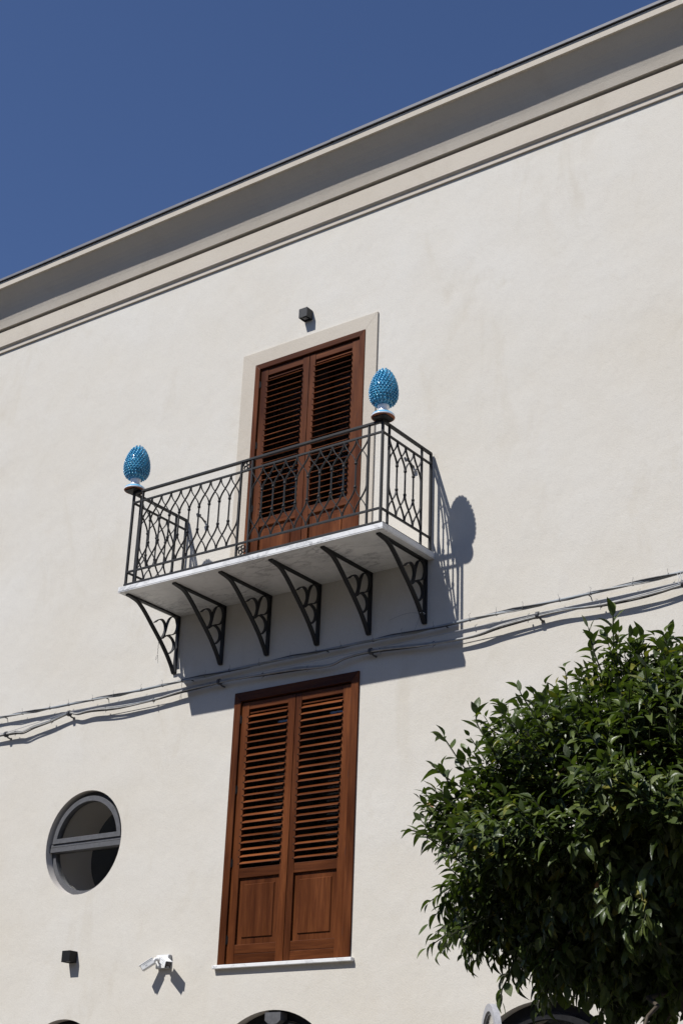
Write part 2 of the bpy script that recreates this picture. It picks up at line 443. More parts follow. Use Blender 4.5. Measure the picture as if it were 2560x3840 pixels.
def leaf_shutter(xa, xb, z0, z1, lx0, lx1, lz0, lz1, pz0, pz1, yf, hinge_x, hz, nslat, side):
    """frame-and-panel leaf; lx/lz = louvre opening, pz = panel opening"""
    th = .042; yb = yf + th
    leaf = build(MB().box(lx0 - .004, lx1 + .004, yf + .004, yb - .004, lz1, z1), 'shutter', M_WH, bld, origin=(xa, yf, z0), bevel=.002)
    build(MB().box(xa, lx0, yf, yb, z0, z1), 'stile', M_WV, leaf, origin=(xa, yf, z0), bevel=.003)
    build(MB().box(lx1, xb, yf, yb, z0, z1), 'stile', M_WV, leaf, origin=(lx1, yf, z0), bevel=.003)
    build(MB().box(lx0, lx1, yf + .002, yb, pz1, lz0), 'mid_rail', M_WH, leaf, origin=(lx0, yf, pz1), bevel=.003)
    mz = z0 + (pz0 - z0) * .5
    build(MB().box(lx0, lx1, yf + .002, yb, mz + .001, pz0), 'bottom_rail', M_WH, leaf, origin=(lx0, yf, mz), bevel=.003)
    build(MB().box(lx0, lx1, yf + .002, yb, z0, mz - .001), 'bottom_rail', M_WH, leaf, origin=(lx0 + .3, yf, z0), bevel=.003)
    p = MB().box(lx0, lx1, yf + .022, yb - .006, pz0, pz1)
    i0 = .058
    o = [(lx0 + i0, pz0 + i0), (lx1 - i0, pz0 + i0), (lx1 - i0, pz1 - i0), (lx0 + i0, pz1 - i0)]
    n = [(lx0 + i0 + .007, pz0 + i0 + .007), (lx1 - i0 - .007, pz0 + i0 + .007), (lx1 - i0 - .007, pz1 - i0 - .007), (lx0 + i0 + .007, pz1 - i0 - .007)]
    v = [(a, yf + .021, c) for a, c in o] + [(a, yf + .012, c) for a, c in n]
    p.add(v, [(0, 1, 5, 4), (1, 2, 6, 5), (2, 3, 7, 6), (3, 0, 4, 7), (4, 5, 6, 7)])
    build(p, 'panel', M_WV, leaf, origin=(lx0 + .11, yf, pz0))
    # narrow bead at the top of the louvres
    build(MB().box(lx0, lx1, yf + .014, yf + .03, lz1 - .040, lz1 - .028), 'bead', M_WH, leaf, origin=(lx0, yf, lz1))
    L = lx1 - lx0 + .012
    first = None
    top = lz1 - .068; bot = lz0 + .05; st = (top - bot) / (nslat - 1)
    for i in range(nslat):
        c = ((lx0 + lx1) / 2 + random.uniform(-.0015, .0015), yf + .012, top - st * i + random.uniform(-.0012, .0012))
        if first is None:
            mb = slat_mesh(L, 37 if nslat == 23 else 32); mb.v = [(a + c[0], b + c[1], d + c[2]) for a, b, d in mb.v]
            first = build(mb, 'slat', M_SLAT, leaf, origin=c); sl_ = first
        else: sl_ = again(first, 'slat', leaf, c)
        sl_.rotation_euler = (math.radians(random.uniform(-3, 3)), 0, 0)
    # slim pivots at slat ends (too small to pick apart)
    pv = MB()
    for i in range(nslat):
        z = top - st * i
        for xx in (lx0 - .006, lx1 + .002):
            pv.obox((xx + .002, yf - .008, z - .008), (1, 0, 0), (0, 1, .6), (0, -.6, 1), .003, .013, .003)
    pvo = build(pv, 'slat_pivots', M_HINGE, leaf); pvo['kind'] = 'stuff'
    for z in hz:
        build(MB().tube([(hinge_x, yf - .006, z - .04), (hinge_x, yf - .006, z + .04)], .0075, 8).box(hinge_x - .012, hinge_x + .012, yf - .004, yf + .002, z - .03, z + .03), 'hinge', M_HINGE, leaf, origin=(hinge_x, yf, z))
    return leaf
# window below
fr = mitred_frame(*WIN, .081, .090, -.02, .10, 'window')
hzw = (-1.27, -1.945, -2.625, -3.31)
leaf_shutter(.8955, 1.536, -3.520, -1.108, .984, 1.450, -2.68, -1.178, -3.356, -2.767, .0, .893, hzw, 23, -1)
leaf_shutter(1.542, 2.1795, -3.520, -1.108, 1.610, 2.082, -2.68, -1.178, -3.356, -2.767, .0, 2.182, hzw, 23, 1)
build(MB().box(.772, 2.300, -.045, .12, -3.560, -3.529), 'window_sill', M_MARBLE, bld, bevel=.004)
# balcony door
fr = mitred_frame(*DOOR, .063, .063, -.03, .10, 'door')
hzd = (2.35, 1.64, .93, .22)
leaf_shutter(.8675, 1.5025, .012, 2.518, .962, 1.418, .800, 2.443, .13, .712, -.008, .865, hzd, 25, -1)
leaf_shutter(1.5085, 2.1405, .012, 2.518, 1.580, 2.040, .800, 2.443, .13, .712, -.008, 2.143, hzd, 25, 1)
# inner casements behind the shutters
for (x0, x1, z0, z1) in (WIN, DOOR):
    ic = build(MB().box(x0, x1, .20, .26, z1 - .10, z1), 'inner_window', M_DARK, bld)
    m = (x0 + x1) / 2
    for bx in ((x0, x0 + .1, .2, .26, z0, z1 - .1), (x1 - .1, x1, .2, .26, z0, z1 - .1), (m - .09, m + .09, .195, .26, z0, z1 - .1), (x0 + .1, m - .09, .2, .26, z0, z0 + .2), (m + .09, x1 - .1, .2, .26, z0, z0 + .2)):
        build(MB().box(*bx), 'casement_board', M_DARK, ic)
    for a, b_ in ((x0 + .1, m - .09), (m + .09, x1 - .1)):
        build(MB().box(a, b_, .225, .231, z0 + .2, z1 - .1), 'pane', M_GLASS, ic)
        build(MB().box(a, b_, .3, .305, z0 + .2, z1 - .1), 'dark_backing', M_ROOM, ic)  # dark sheet standing in for the unlit space behind the slats

# ------------------------------------------------------------------ round window
def ring(cx, cz, r0, r1, y0, y1, a0=0, a1=2 * PI, n=56):
    b = MB(); full = abs(a1 - a0 - 2 * PI) < 1e-6; vs = []
    for i in range(n + 1):
        a = a0 + (a1 - a0) * i / n
        for r, y in ((r0, y0), (r1, y0), (r1, y1), (r0, y1)):
            vs.append((cx + r * math.cos(a), y, cz + r * math.sin(a)))
    fs = [(i * 4 + k, i * 4 + (k + 1) % 4, (i + 1) * 4 + (k + 1) % 4, (i + 1) * 4 + k) for i in range(n) for k in range(4)]
    if not full: fs += [(0, 1, 2, 3), tuple(4 * n + k for k in (3, 2, 1, 0))]
    return b.add(vs, fs)
cx, cz, cr = CIR
rw = build(ring(cx, cz, cr - .052, cr + .002, .085, .15), 'round_window', M_ALU, bld, origin=(cx, .08, cz))
tz = cz + .01
build(MB().box(cx - cr + .006, cx + cr - .006, .046, .15, tz - .070, tz - .022), 'transom', M_ALU, rw, bevel=.002)
build(MB().box(cx - cr + .004, cx + cr - .004, .047, .15, tz - .0195, tz + .010), 'transom', M_ALU, rw, bevel=.002)
def dring(Ro, Ri, c0, c1, y0, y1, n=40):
    def D(R, c):
        a_ = math.asin(c / R); return [(cx + R * math.cos(a_ + (PI - 2 * a_) * i / n), cz + R * math.sin(a_ + (PI - 2 * a_) * i / n)) for i in range(n + 1)]
    o, i_ = D(Ro, c0), D(Ri, c1); m = n + 1; b = MB()
    vs = [(p[0], y0, p[1]) for p in o] + [(p[0], y0, p[1]) for p in i_] + [(p[0], y1, p[1]) for p in i_] + [(p[0], y1, p[1]) for p in o]
    fs = [(q * m + i, q * m + (i + 1) % m, ((q + 1) % 4) * m + (i + 1) % m, ((q + 1) % 4) * m + i) for q in range(4) for i in range(m)]
    return b.add(vs, fs)
build(dring(cr - .047, cr - .098, .0125 + .010, .0125 + .058, .034, .10), 'sash', M_ALU, rw, bevel=.0015)
build(MB().prism(circ(cx, cz, cr - .092, 40, math.asin(.066 / cr), PI - math.asin(.066 / cr)), 1, .075, .081), 'pane', M_GLASS, rw)
build(MB().prism(circ(cx, cz, cr - .045, 40, PI + math.asin(.06 / cr), 2 * PI - math.asin(.06 / cr)), 1, .110, .116), 'pane', M_GLASS, rw)

# ------------------------------------------------------------------ ground floor arches
for i, (ax, hw, zt) in enumerate(ARCH):
    zc = zt - hw
    af = build(ring(ax, zc, hw - .075, hw + .003, .10, .17, 0, PI, 40), 'arched_frame', M_ARCHF, bld)
    build(ring(ax, zc, hw - .13, hw - .078, .075, .13, 0, PI, 40), 'arched_sash', M_ARCHF, af)
    for sx in (-1, 1):
        x0, x1 = sorted((ax + sx * (hw + .003), ax + sx * (hw - .075)))
        build(MB().box(x0, x1, .10, .17, GZ + .01, zc), 'jamb', M_ARCHF, af)
        x0, x1 = sorted((ax + sx * (hw - .078), ax + sx * (hw - .13)))
        build(MB().box(x0, x1, .075, .13, GZ + .05, zc), 'sash_stile', M_ARCHF, af)
    build(MB().prism([(ax - hw + .12, GZ + .06), (ax + hw - .12, GZ + .06)] + circ(ax, zc, hw - .12, 36, 0, PI), 1, .105, .111), 'pane', M_GLASS, af)
# rounded plate under the crown of the arch below the window
ax, hw, zt = ARCH[3]
pl = MB().prism([(ax - .085, zt - .02), (ax - .085, zt - .085), (ax - .05, zt - .112), (ax, zt - .122), (ax + .05, zt - .112), (ax + .085, zt - .085), (ax + .085, zt - .02)], 1, .0, .12)
t = thing('arch_lamp', (ax, .05, zt - .07), 'grey lamp box with a rounded bottom under the arch below the shuttered window', 'lamp')
build(pl, 'lamp_box', M_ALU, t)
build(MB().box(ax - .06, ax + .06, .02, .1, zt - .05, zt - .0), 'mounting_plate', M_LAMP, t)
# open arched leaf swung out at the right hand arch
ax, hw, zt = ARCH[4]
ol = thing('open_arched_leaf', (ax - hw + .02, 0, GZ + .05), 'grey arched casement leaf standing open at the left of the right hand arch', 'window')
c0 = Vector((ax - hw + .21, -.03)); ang = math.radians(-49)
ux = Vector((math.cos(ang), math.sin(ang))); nx = Vector((-ux.y, ux.x))
lr = .36
def to(u, w, z): return (c0.x + ux.x * u + nx.x * w, c0.y + ux.y * u + nx.y * w, z)
zc = -3.985 - lr
def arc_leaf(r0, r1, w0, w1):
    b = MB(); vs = []; n = 36
    path = [(-1, GZ + .1 - zc)] + [(-math.cos(PI * i / n), math.sin(PI * i / n)) for i in range(n + 1)] + [(1, GZ + .1 - zc)]
    for i, (c, s_) in enumerate(path):
        for r, w in ((r0, w0), (r1, w0), (r1, w1), (r0, w1)):
            if i in (0, len(path) - 1): vs.append(to(lr + c * r, w, zc + s_))
            else: vs.append(to(lr + c * r, w, zc + s_ * r))
    m = len(path)
    b.add(vs, [(i * 4 + k, i * 4 + (k + 1) % 4, (i + 1) * 4 + (k + 1) % 4, (i + 1) * 4 + k) for i in range(m - 1) for k in range(4)] + [(0, 1, 2, 3), tuple(4 * (m - 1) + k for k in (3, 2, 1, 0))])
    return b
build(arc_leaf(lr - .055, lr, -.024, .024), 'leaf_frame', M_ALUL, ol)
build(arc_leaf(lr - .078, lr - .056, -.012, .012), 'glazing_bead', M_ALU, ol)
pn = MB(); n = 30
pp = [(lr - (lr - .07), GZ + .12)] + [(lr - (lr - .07) * math.cos(PI * i / n), zc + (lr - .07) * math.sin(PI * i / n)) for i in range(n + 1)] + [(lr + lr - .07, GZ + .12)]
q = len(pp)
pn.add([to(u, -.003, z) for u, z in pp] + [to(u, .003, z) for u, z in pp], [(i, (i + 1) % q, (i + 1) % q + q, i + q) for i in range(q)] + [tuple(range(q)), tuple(range(q, 2 * q))])
build(pn, 'pane', M_GLASS, ol)

# ------------------------------------------------------------------ balcony
BW, BD = 3.015, .82
bal = thing('balcony', (BW / 2, -.4, -.066), 'marble balcony with black wrought iron railing and scrolled brackets', 'balcony')
build(MB().box(-.08, BW + .037, -.835, 0, -.056, -.008), 'slab', M_MARBLE, bal, bevel=.003)
build(MB().box(-.077, BW + .034, -.832, 0, -.066, -.0563), 'slab_underside', M_MARBLE_R, bal, bevel=.002)
ZT_, ZM, ZB = (.978, 1.0), (.874, .893), (.129, .148)
def ease(t): return (1 - math.cos(PI * t)) / 2
def arm(pf, z0, z1, s0, s1, n=12):
    # from s0 at z0 to s1 at z1, leaving upright at both ends; pf maps (s, z) -> world
    return [pf(s0 + (s1 - s0) * ease(i / n), z0 + (z1 - z0) * i / n) for i in range(n + 1)]
def bar_mb(sp, pf, wd):
    b = MB()
    b.tube([pf(0, .405), pf(0, .64)], .0085, 6, False)
    for z in (.404, .638): b.tube([pf(0, z - .013), pf(0, z - .009), pf(0, z), pf(0, z + .009), pf(0, z + .013)], [.009, .0145, .0155, .0145, .009], 8)
    for sg in (-1, 1):
        b.strip(arm(pf, .64, ZM[0], sg * .004, sg * (sp - .004)), wd, .018, .0048)
        b.strip(arm(pf, .402, ZB[1], sg * .004, sg * (sp - .004)), wd, .018, .0048)
    return b
def railing(axis, fixed, lo, hi, posts_in, bays, outs, label=None):
    """axis 0: runs along x at y=fixed; axis 1: runs along y at x=fixed"""
    P = (lambda s, z, d=0: (s, fixed + d, z)) if axis == 0 else (lambda s, z, d=0: (fixed + d, s, z))
    wd = (0, 1, 0) if axis == 0 else (1, 0, 0)
    def bx(s0, s1, d0, d1, z0, z1):
        if axis == 0: return MB().box(s0, s1, fixed + d0, fixed + d1, z0, z1)
        return MB().box(fixed + d0, fixed + d1, s0, s1, z0, z1)
    e = .011
    r = build(bx(lo - (e if axis == 0 else -e - .007), hi + (e if axis == 0 else 0), -.018, .018, -.008, .012), 'railing', M_IRON, bal, origin=P((lo + hi) / 2, 0), bevel=.0015)
    a = lo + e if axis == 0 else lo + e; b_ = hi - e if axis == 0 else hi - e
    build(bx(a, b_, -.016, .016, *ZT_), 'top_rail', M_IRON, r, bevel=.002)
    build(bx(a, b_, -.009, .009, *ZM), 'middle_rail', M_IRON, r, bevel=.0015)
    build(bx(a, b_, -.009, .009, *ZB), 'lower_rail', M_IRON, r, bevel=.0015)
    f = None
    for s in posts_in:
        if f is None: f = build(bx(s - .0085, s + .0085, -.0105, .0105, .012, .978), 'upright', M_IRON, r, origin=P(s, .5), bevel=.0015)
        else: again(f, 'upright', r, P(s, .5))
    for (s0, s1, n) in bays:
        sp = (s1 - s0) / n; fb = None
        for i in range(1, n):
            s = s0 + sp * i
            if fb is None:
                pf = lambda ds, z, s=s: P(s + ds, z)
                fb = build(bar_mb(sp, pf, wd), 'baluster', M_IRON, r, origin=P(s, .5))
            else: again(fb, 'baluster', r, P(s, .5))
        for s_, sg in ((s0 + .0085, 1), (s1 - .0085, -1)):
            pf = lambda ds, z, s_=s_: P(s_ + ds, z)
            hb = MB().strip([pf(sg * .003, .46), pf(sg * .003, .58)] + arm(pf, .64, ZM[0], sg * .003, sg * (sp - .012)), wd, .018, .0048)
            hb.strip([pf(sg * .003, .58), pf(sg * .003, .46)] + arm(pf, .402, ZB[1], sg * .003, sg * (sp - .012)), wd, .018, .005)
            build(hb, 'end_scroll', M_IRON, r)
    return r, P
fr_r, P = railing(0, -.82, 0, BW, [.124, 1.392, 1.524, 2.867], [(.124, 1.392, 10), (1.524, 2.867, 10)], True)
for xx in (0, BW):
    build(MB().box(xx - .011, xx + .011, -.831, -.809, .012, 1.004), 'post', M_IRON, fr_r, bevel=.0015)
    rp = []
    for qx, qy, q0 in ((1, 1, 0), (-1, 1, 1), (-1, -1, 2), (1, -1, 3)):
        rp += [(xx + qx * .048 + .027 * math.cos(PI / 2 * (q0 + i / 5)), -.822 + qy * .048 + .027 * math.sin(PI / 2 * (q0 + i / 5))) for i in range(6)]
    build(MB().prism(rp, 2, 1.0045, 1.016), 'finial_plate', M_IRON, fr_r)
def rosette(c, rad=.0215):
    b = MB(); cx_, cy_, cz_ = c
    for q in range(4):
        th = PI / 4 + q * PI / 2 + .25
        px, pz = cx_ + math.cos(th) * rad * 1.25, cz_ + math.sin(th) * rad * 1.25
        pts = [(px + rad * math.cos(th + PI + .55 + u), cy_, pz + rad * math.sin(th + PI + .55 + u)) for u in [2 * PI * .92 * i / 14 for i in range(15)]]
        b.strip(pts, (0, 1, 0), .016, .005)
    return b
build(rosette((1.458, -.82, .9355)), 'rosette', M_IRON, fr_r)
build(rosette((1.458, -.82, .071), .021), 'rosette', M_IRON, fr_r)
for xx in (0, BW):
    rs, P2 = railing(1, xx, -.82, -.02, [-.716, -.183], [(-.716, -.183, 4)], False)
    build(MB().box(xx - .011, xx + .011, -.040, -.018, .012, 1.0), 'post', M_IRON, rs, bevel=.0015)
# brackets
def bez(pts, n=5):
    P_ = [Vector(p) for p in pts]; out = []
    for i in range(len(P_) - 1):
        p0 = P_[max(i - 1, 0)]; p1 = P_[i]; p2 = P_[i + 1]; p3 = P_[min(i + 2, len(P_) - 1)]
        for k in range(n):
            t_ = k / n
            out.append(.5 * ((2 * p1) + (-p0 + p2) * t_ + (2 * p0 - 5 * p1 + 4 * p2 - p3) * t_ ** 2 + (-p0 + 3 * p1 - 3 * p2 + p3) * t_ ** 3))
    out.append(P_[-1]); return out
def yz(x, L): return [(x, y, z) for y, z in L]
fbk = None; parts = []
for i, bxx in enumerate([-.012, .592, 1.166, 1.764, 2.354, 2.960]):
    og = (bxx, -.3, -.3)
    if fbk is None:
        b = MB().box(bxx - .021, bxx + .021, -.77, -.014, -.082, -.066).box(bxx - .021, bxx + .021, -.0135, -.0005, -.675, -.066)
        b.strip(bez(yz(bxx, [(-.765, -.0735), (-.70, -.083), (-.635, -.094), (-.585, -.115), (-.50, -.175), (-.385, -.275), (-.26, -.385), (-.15, -.495), (-.065, -.60), (-.028, -.66), (-.014, -.668)]), 3), (1, 0, 0), .041, .016)
        fbk = build(b, 'bracket', M_IRON, bal, origin=og)
        S1 = [(-.345, -.295), (-.335, -.255), (-.305, -.205), (-.265, -.178), (-.222, -.185), (-.195, -.225), (-.19, -.275), (-.212, -.325), (-.228, -.36)]
        S1 = [(-.350, -.232), (-.315, -.200), (-.280, -.178), (-.240, -.176), (-.205, -.205), (-.192, -.255), (-.205, -.310), (-.232, -.355), (-.250, -.382)]
        S2 = [(-.205, -.330), (-.188, -.265), (-.170, -.190), (-.140, -.125), (-.095, -.092), (-.050, -.096), (-.024, -.135), (-.020, -.190), (-.040, -.245), (-.090, -.285), (-.150, -.305), (-.205, -.345), (-.225, -.365)]
        S3 = [(-.165, -.312), (-.115, -.312), (-.070, -.338), (-.050, -.385), (-.060, -.435), (-.090, -.470), (-.108, -.488)]
        for L_ in (S1, S2, S3):
            parts.append(build(MB().strip(bez(yz(bxx, L_), 4), (1, 0, 0), .034, .008), 'scroll', M_IRON, fbk, origin=og))
    else:
        nb = again(fbk, 'bracket', bal, og)
        for p_ in parts: again(p_, 'scroll', nb, og)

# ------------------------------------------------------------------ ceramic pine cones
egg = [(.045, 0), (.062, .004), (.085, .018), (.103, .042), (.114, .075), (.118, .11), (.117, .145), (.111, .187), (.100, .23), (.084, .273), (.064, .312), (.042, .342), (.02, .359), (.001, .366)]
def egg_r(z):
    for (r0, z0), (r1, z1) in zip(egg, egg[1:]):
        if z0 <= z <= z1:
            t_ = (z - z0) / (z1 - z0 + 1e-9); return r0 + (r1 - r0) * t_, math.atan2(r0 - r1, z1 - z0)
    return .001, 1.5
def cone(x, y, z, label):
    t = thing('ceramic_pine_cone', (x, y, z), label, 'finial', 'blue ceramic pine cones on the balcony corners')
    build(MB().lathe([(.0, .0), (.104, .0), (.1075, .004)], (x, y, z), 48), 'clay_base', M_TERRA, t)
    build(MB().lathe([(.1076, .0042), (.1095, .010), (.108, .0155)], (x, y, z), 48), 'foot_edge', M_GLAZE_W, t)
    build(MB().lathe([(.108, .0156), (.104, .028), (.090, .040), (.075, .046)], (x, y, z), 48), 'foot', M_GLAZE_B, t)
    build(MB().lathe([(.075, .0461), (.060, .054), (.051, .066), (.048, .085), (.050, .108), (.054, .118), (.053, .122)], (x, y, z), 48), 'neck', M_GLAZE_W, t)
    build(MB().lathe([(.053, .1221), (.056, .128), (.052, .136)], (x, y, z), 48), 'collar', M_GLAZE_B, t)
    zb = z + .132
    build(MB().lathe(egg, (x, y, zb), 40), 'cone_body', M_GLAZE_L, t)
    sc = MB(); st = MB(); row = 0; zz = .006
    while zz < .360:
        r, sl_ = egg_r(zz)
        n = max(5, int(2 * PI * r / .0300))
        size = .0118 * (.72 + .28 * min(1, r / .10))
        for k in range(n):
            a = 2 * PI * (k + .5 * (row % 2)) / n 
            out = Vector((math.cos(a), math.sin(a), 0)); nrm = (out * math.cos(sl_) + Vector((0, 0, 1)) * math.sin(sl_)).normalized()
            up = Vector((0, 0, 1)); tang = (up - nrm * up.dot(nrm))
            tang = tang.normalized() if tang.length > .05 else out * -1
            side = nrm.cross(tang)
            base = Vector((x, y, zb + zz)) + out * r
            tip = base + nrm * size * .80 + tang * size * .30
            # stem running up to the knob
            foot_ = base - tang * size * 1.7 - nrm * .002
            if zz < .10: st.tube([foot_, base + nrm * size * .3 - tang * size * .5, tip - nrm * size * .4], [size * .35, size * .6, size * .5], 5, True, False)
            vs = []; 
            for ph in (-.95, -.35, .35, .95):
                for q in range(7):
                    th = 2 * PI * q / 7
                    vs.append(tip + (nrm * math.sin(ph) * 1.0 + (side * math.cos(th) * 1.02 + tang * math.sin(th) * .85) * math.cos(ph)) * size)
            fs = [(i * 7 + q, i * 7 + (q + 1) % 7, (i + 1) * 7 + (q + 1) % 7, (i + 1) * 7 + q) for i in range(3) for q in range(7)] + [tuple(range(7)), tuple(range(21, 28))]
            sc.add(vs, fs, True)
        zz += .0235 * (.8 + .2 * math.cos(sl_)); row += 1
    o = build(sc, 'knobs', M_GLAZE_D, t); o['kind'] = 'stuff'
    o = build(st, 'stems', M_GLAZE_M, t); o['kind'] = 'stuff'
    return t
cone(BW, -.822, 1.0165, 'blue glazed ceramic pine cone on the balcony corner beside the tall door')
cone(0, -.822, 1.0165, 'blue glazed ceramic pine cone on the far balcony corner against bare wall')

# ------------------------------------------------------------------ wall lamps
M_LAMPD = iron('dark_lamp_metal', .008, .6)
def wall_lamp(x, z, label, M_LAMP=M_LAMP):
    t = thing('wall_lamp', (x, 0, z), label, 'lamp', 'cube wall lamps')
    h = .0525; d = .104
    b = MB()
    b.box(x - h + .002, x + h - .002, -.012, -.001, z - h, z + h)
    build(b, 'back_plate', M_LAMP, t)
    b = MB().box(x - h, x + h, -d, -d + .004, z - h, z + h).box(x - h, x - h + .004, -d + .004, -.012, z - h, z + h).box(x + h - .004, x + h, -d + .004, -.012, z - h, z + h)
    build(b, 'shade', M_LAMP, t)
    build(MB().box(x - h + .004, x + h - .004, -d + .004, -.012, z - h + .012, z - h + .018).box(x - h + .004, x + h - .004, -d + .004, -.012, z + h - .018, z + h - .012), 'glass_plate', M_BLACK, t)
    build(MB().box(x - .022, x + .022, -.075, -.035, z - h + .004, z - h + .0118), 'light_opening', M_ALU, t)
    return t
wall_lamp(1.457, 2.993, 'small black cube lamp on the wall above the balcony door')
wall_lamp(-1.022, -3.368, 'small black cube lamp on the wall below the round window', M_LAMPD)

# ------------------------------------------------------------------ security camera pair
sc_ = thing('security_camera', (.17, 0, -3.47), 'pair of white bullet security cameras on one grey wall box', 'camera')
build(MB().box(.092, .250, -.038, -.001, -3.53, -3.405), 'mounting_box', M_GREYB, sc_, bevel=.006)
build(MB().box(.097, .245, -.0445, -.0385, -3.525, -3.41), 'cover_plate', M_WHITE, sc_, bevel=.003)
def cam_head(pivot, d, L, w, h, joint):
    d = Vector(d).normalized(); up = Vector((0, 0, 1)); sd = d.cross(up).normalized(); upv = sd.cross(d).normalized()
    pv = Vector(pivot)
    base = Vector(joint)
    arm_ = MB().tube([base, base + Vector((0, -.022, 0))], [.027, .021], 14).tube([base + Vector((0, -.02, 0)), base + Vector((0, -.05, -.006)), pv - d * L * .35 - upv * h * .35], [.015, .017, .014], 12)
    build(arm_, 'swivel_arm', M_WHITE, sc_, origin=base)
    c = pv
    b = MB()
    sec = [(-w, -h * .7), (-w * .7, -h), (w * .7, -h), (w, -h * .7), (w, h * .75), (w * .8, h), (-w * .8, h), (-w, h * .75)]
    v = [c + sd * a + upv * q + d * s_ for s_ in (-L / 2, L / 2) for a, q in sec]
    b.add(v, [(i, (i + 1) % 8, (i + 1) % 8 + 8, i + 8) for i in range(8)] + [tuple(range(8)), tuple(range(8, 16))])
    hd = build(b, 'camera_head', M_WHITE, sc_, origin=c, bevel=.002)
    b = MB().obox(c + upv * (h + .0035) + d * .006, sd, upv, d, w * 1.05, .003, L / 2 + .008)
    build(b, 'sun_shield', M_WHITE, hd, bevel=.0015)
    for s_ in (-1, 1): build(MB().obox(c + sd * s_ * (w + .0008) + upv * h * .62 - d * L * .05, sd, upv, d, .0008, .0022, L * .38), 'groove', M_GREYB, hd)
    for s_ in (-1, 1): build(MB().obox(c + sd * s_ * (w + .0008) - upv * h * .05 + d * L * .1, sd, upv, d, .0008, .0028, L * .085), 'logo_mark', M_GREYB, hd)
    build(MB().obox(c + d * (L / 2 + .001), sd, upv, d, w * .92, h * .93, .0015), 'face_plate', M_BLACK, hd, bevel=.001)
    build(MB().obox(c + d * (L / 2 + .003) + upv * h * .28, sd, upv, d, w * .62, h * .42, .001), 'lens', M_LENS, hd)
    build(MB().obox(c + d * (L / 2 + .003) - upv * h * .58, sd, upv, d, w * .42, h * .16, .001), 'lamp_strip', M_GREYB, hd)
cam_head((.288, -.122, -3.493), (.84, -.40, -.38), .140, .031, .030, (.215, -.045, -3.445))
cam_head((.068, -.112, -3.500), (-.74, -.40, -.56), .128, .029, .028, (.135, -.045, -3.445))

# ------------------------------------------------------------------ shutter holders on the wall behind the railing
def holder(x, z, label):
    t = thing('shutter_holder', (x, 0, z), label, 'shutter holder')
    build(MB().tube([(x, 0, z - .03), (x, -.02, z - .028), (x, -.05, z - .01), (x - .005, -.085, z)], [.014, .010, .009, .009], 8), 'pin', M_BLACK, t)
    build(MB().obox((x - .01, -.09, z + .006), (1, 0, 0), (0, 1, 0), (0, .1, 1), .022, .010, .014), 'catch', M_BLACK, t, bevel=.003)
    build(MB().obox((x - .03, -.094, z + .022), (1, 0, .3), (0, 1, 0), (-.3, 0, 1), .010, .006, .014), 'finger', M_BLACK, t, bevel=.002)
holder(.235, .965, 'black iron shutter holder on the wall behind the left half of the railing')
holder(2.80, .955, 'black iron shutter holder on the wall right of the balcony door')

# ------------------------------------------------------------------ cables
UP = [(-6.5, -.80), (-5.2, -.785), (-4.0, -.79), (-2.8, -.788), (-1.6, -.795), (-.4, -.792), (.7, -.772), (1.8, -.757), (2.9, -.750), (3.9, -.732), (4.9, -.715), (5.637, -.692), (7.0, -.69), (8.5, -.72), (11, -.70)]
LO = [(-6.5, -.99), (-5, -.95), (-3.8, -.98), (-2.758, -.992), (-2.421, -.995), (-2.17, -.997), (-2.054, -1.006), (-1.903, -.972), (-1.657, -.942), (-1.39, -.896), (-1.262, -.92), (-1.069, -.911), (-.684, -.932), (-.209, -.924), (.202, -.889), (.638, -.869), (.871, -.871), (1.221, -.883), (1.599, -.891), (1.955, -.915), (2.12, -.878), (2.325, -.861), (2.56, -.864), (3.014, -.891), (3.342, -.903), (3.558, -.895), (3.771, -.859), (4.132, -.828), (4.382, -.822), (4.727, -.844), (5.06, -.837), (5.271, -.82), (5.449, -.80), (5.631, -.795), (7.0, -.84), (8.5, -.80), (11, -.82)]
def path(L, y, ph=0, amp=0, off=(0, 0), n=4):
    pts = bez([(a, y, b) for a, b in L], n); out = []
    for p in pts:
        a = p.x * 5.3 + ph
        out.append(Vector((p.x, p.y + off[0] + amp * math.cos(a), p.z + off[1] + amp * math.sin(a))))
    return out
cb = thing('cable_run', (0, -.06, -.78), 'upper straight grey conduit with thin cables tied along the wall under the balcony', 'cable')
build(MB().tube(path(UP, -.055), .0125, 10), 'conduit', M_PIPE, cb)
build(MB().tube(path(UP, -.060, .4, .0135), .0065, 7), 'thin_cable', M_CABD, cb)
build(MB().tube(path(UP, -.058, 2.6, .015, (0, -.003)), .0048, 6), 'thin_cable', M_CABLE, cb)
ft = None
xx = -2.9; r3 = random.Random(5)
pu = path(UP, -.056); pq = path(LO, -.056)
def at(pts, x):
    for a, b in zip(pts, pts[1:]):
        if a.x <= x <= b.x: return a.lerp(b, (x - a.x) / (b.x - a.x))
    return pts[-1]
while xx < 5.8:
    p = at(pu, xx)
    b = MB().tube([p + Vector((-.003, 0, 0)), p + Vector((.003, 0, 0))], .0185, 8).tube([p + Vector((0, -.004, .016)), p + Vector((r3.uniform(-.01, .01), -.01, .042)), p + Vector((r3.uniform(-.012, .012), -.012, .055))], .0017, 4)
    build(b, 'tie', M_TIE, cb, origin=p); xx += r3.uniform(.26, .42)
for x_ in (-2.4, -.9, .25, 1.9, 3.2, 4.6):
    p = at(pu, x_); build(MB().tube([(x_, 0, p.z - .004), (x_, -.045, p.z - .004)], .005, 6), 'wall_pin', M_HINGE, cb)
cl = thing('cable_bundle', (0, -.06, -.9), 'lower sagging bundle of grey cables clamped to the wall over the shuttered window', 'cable')
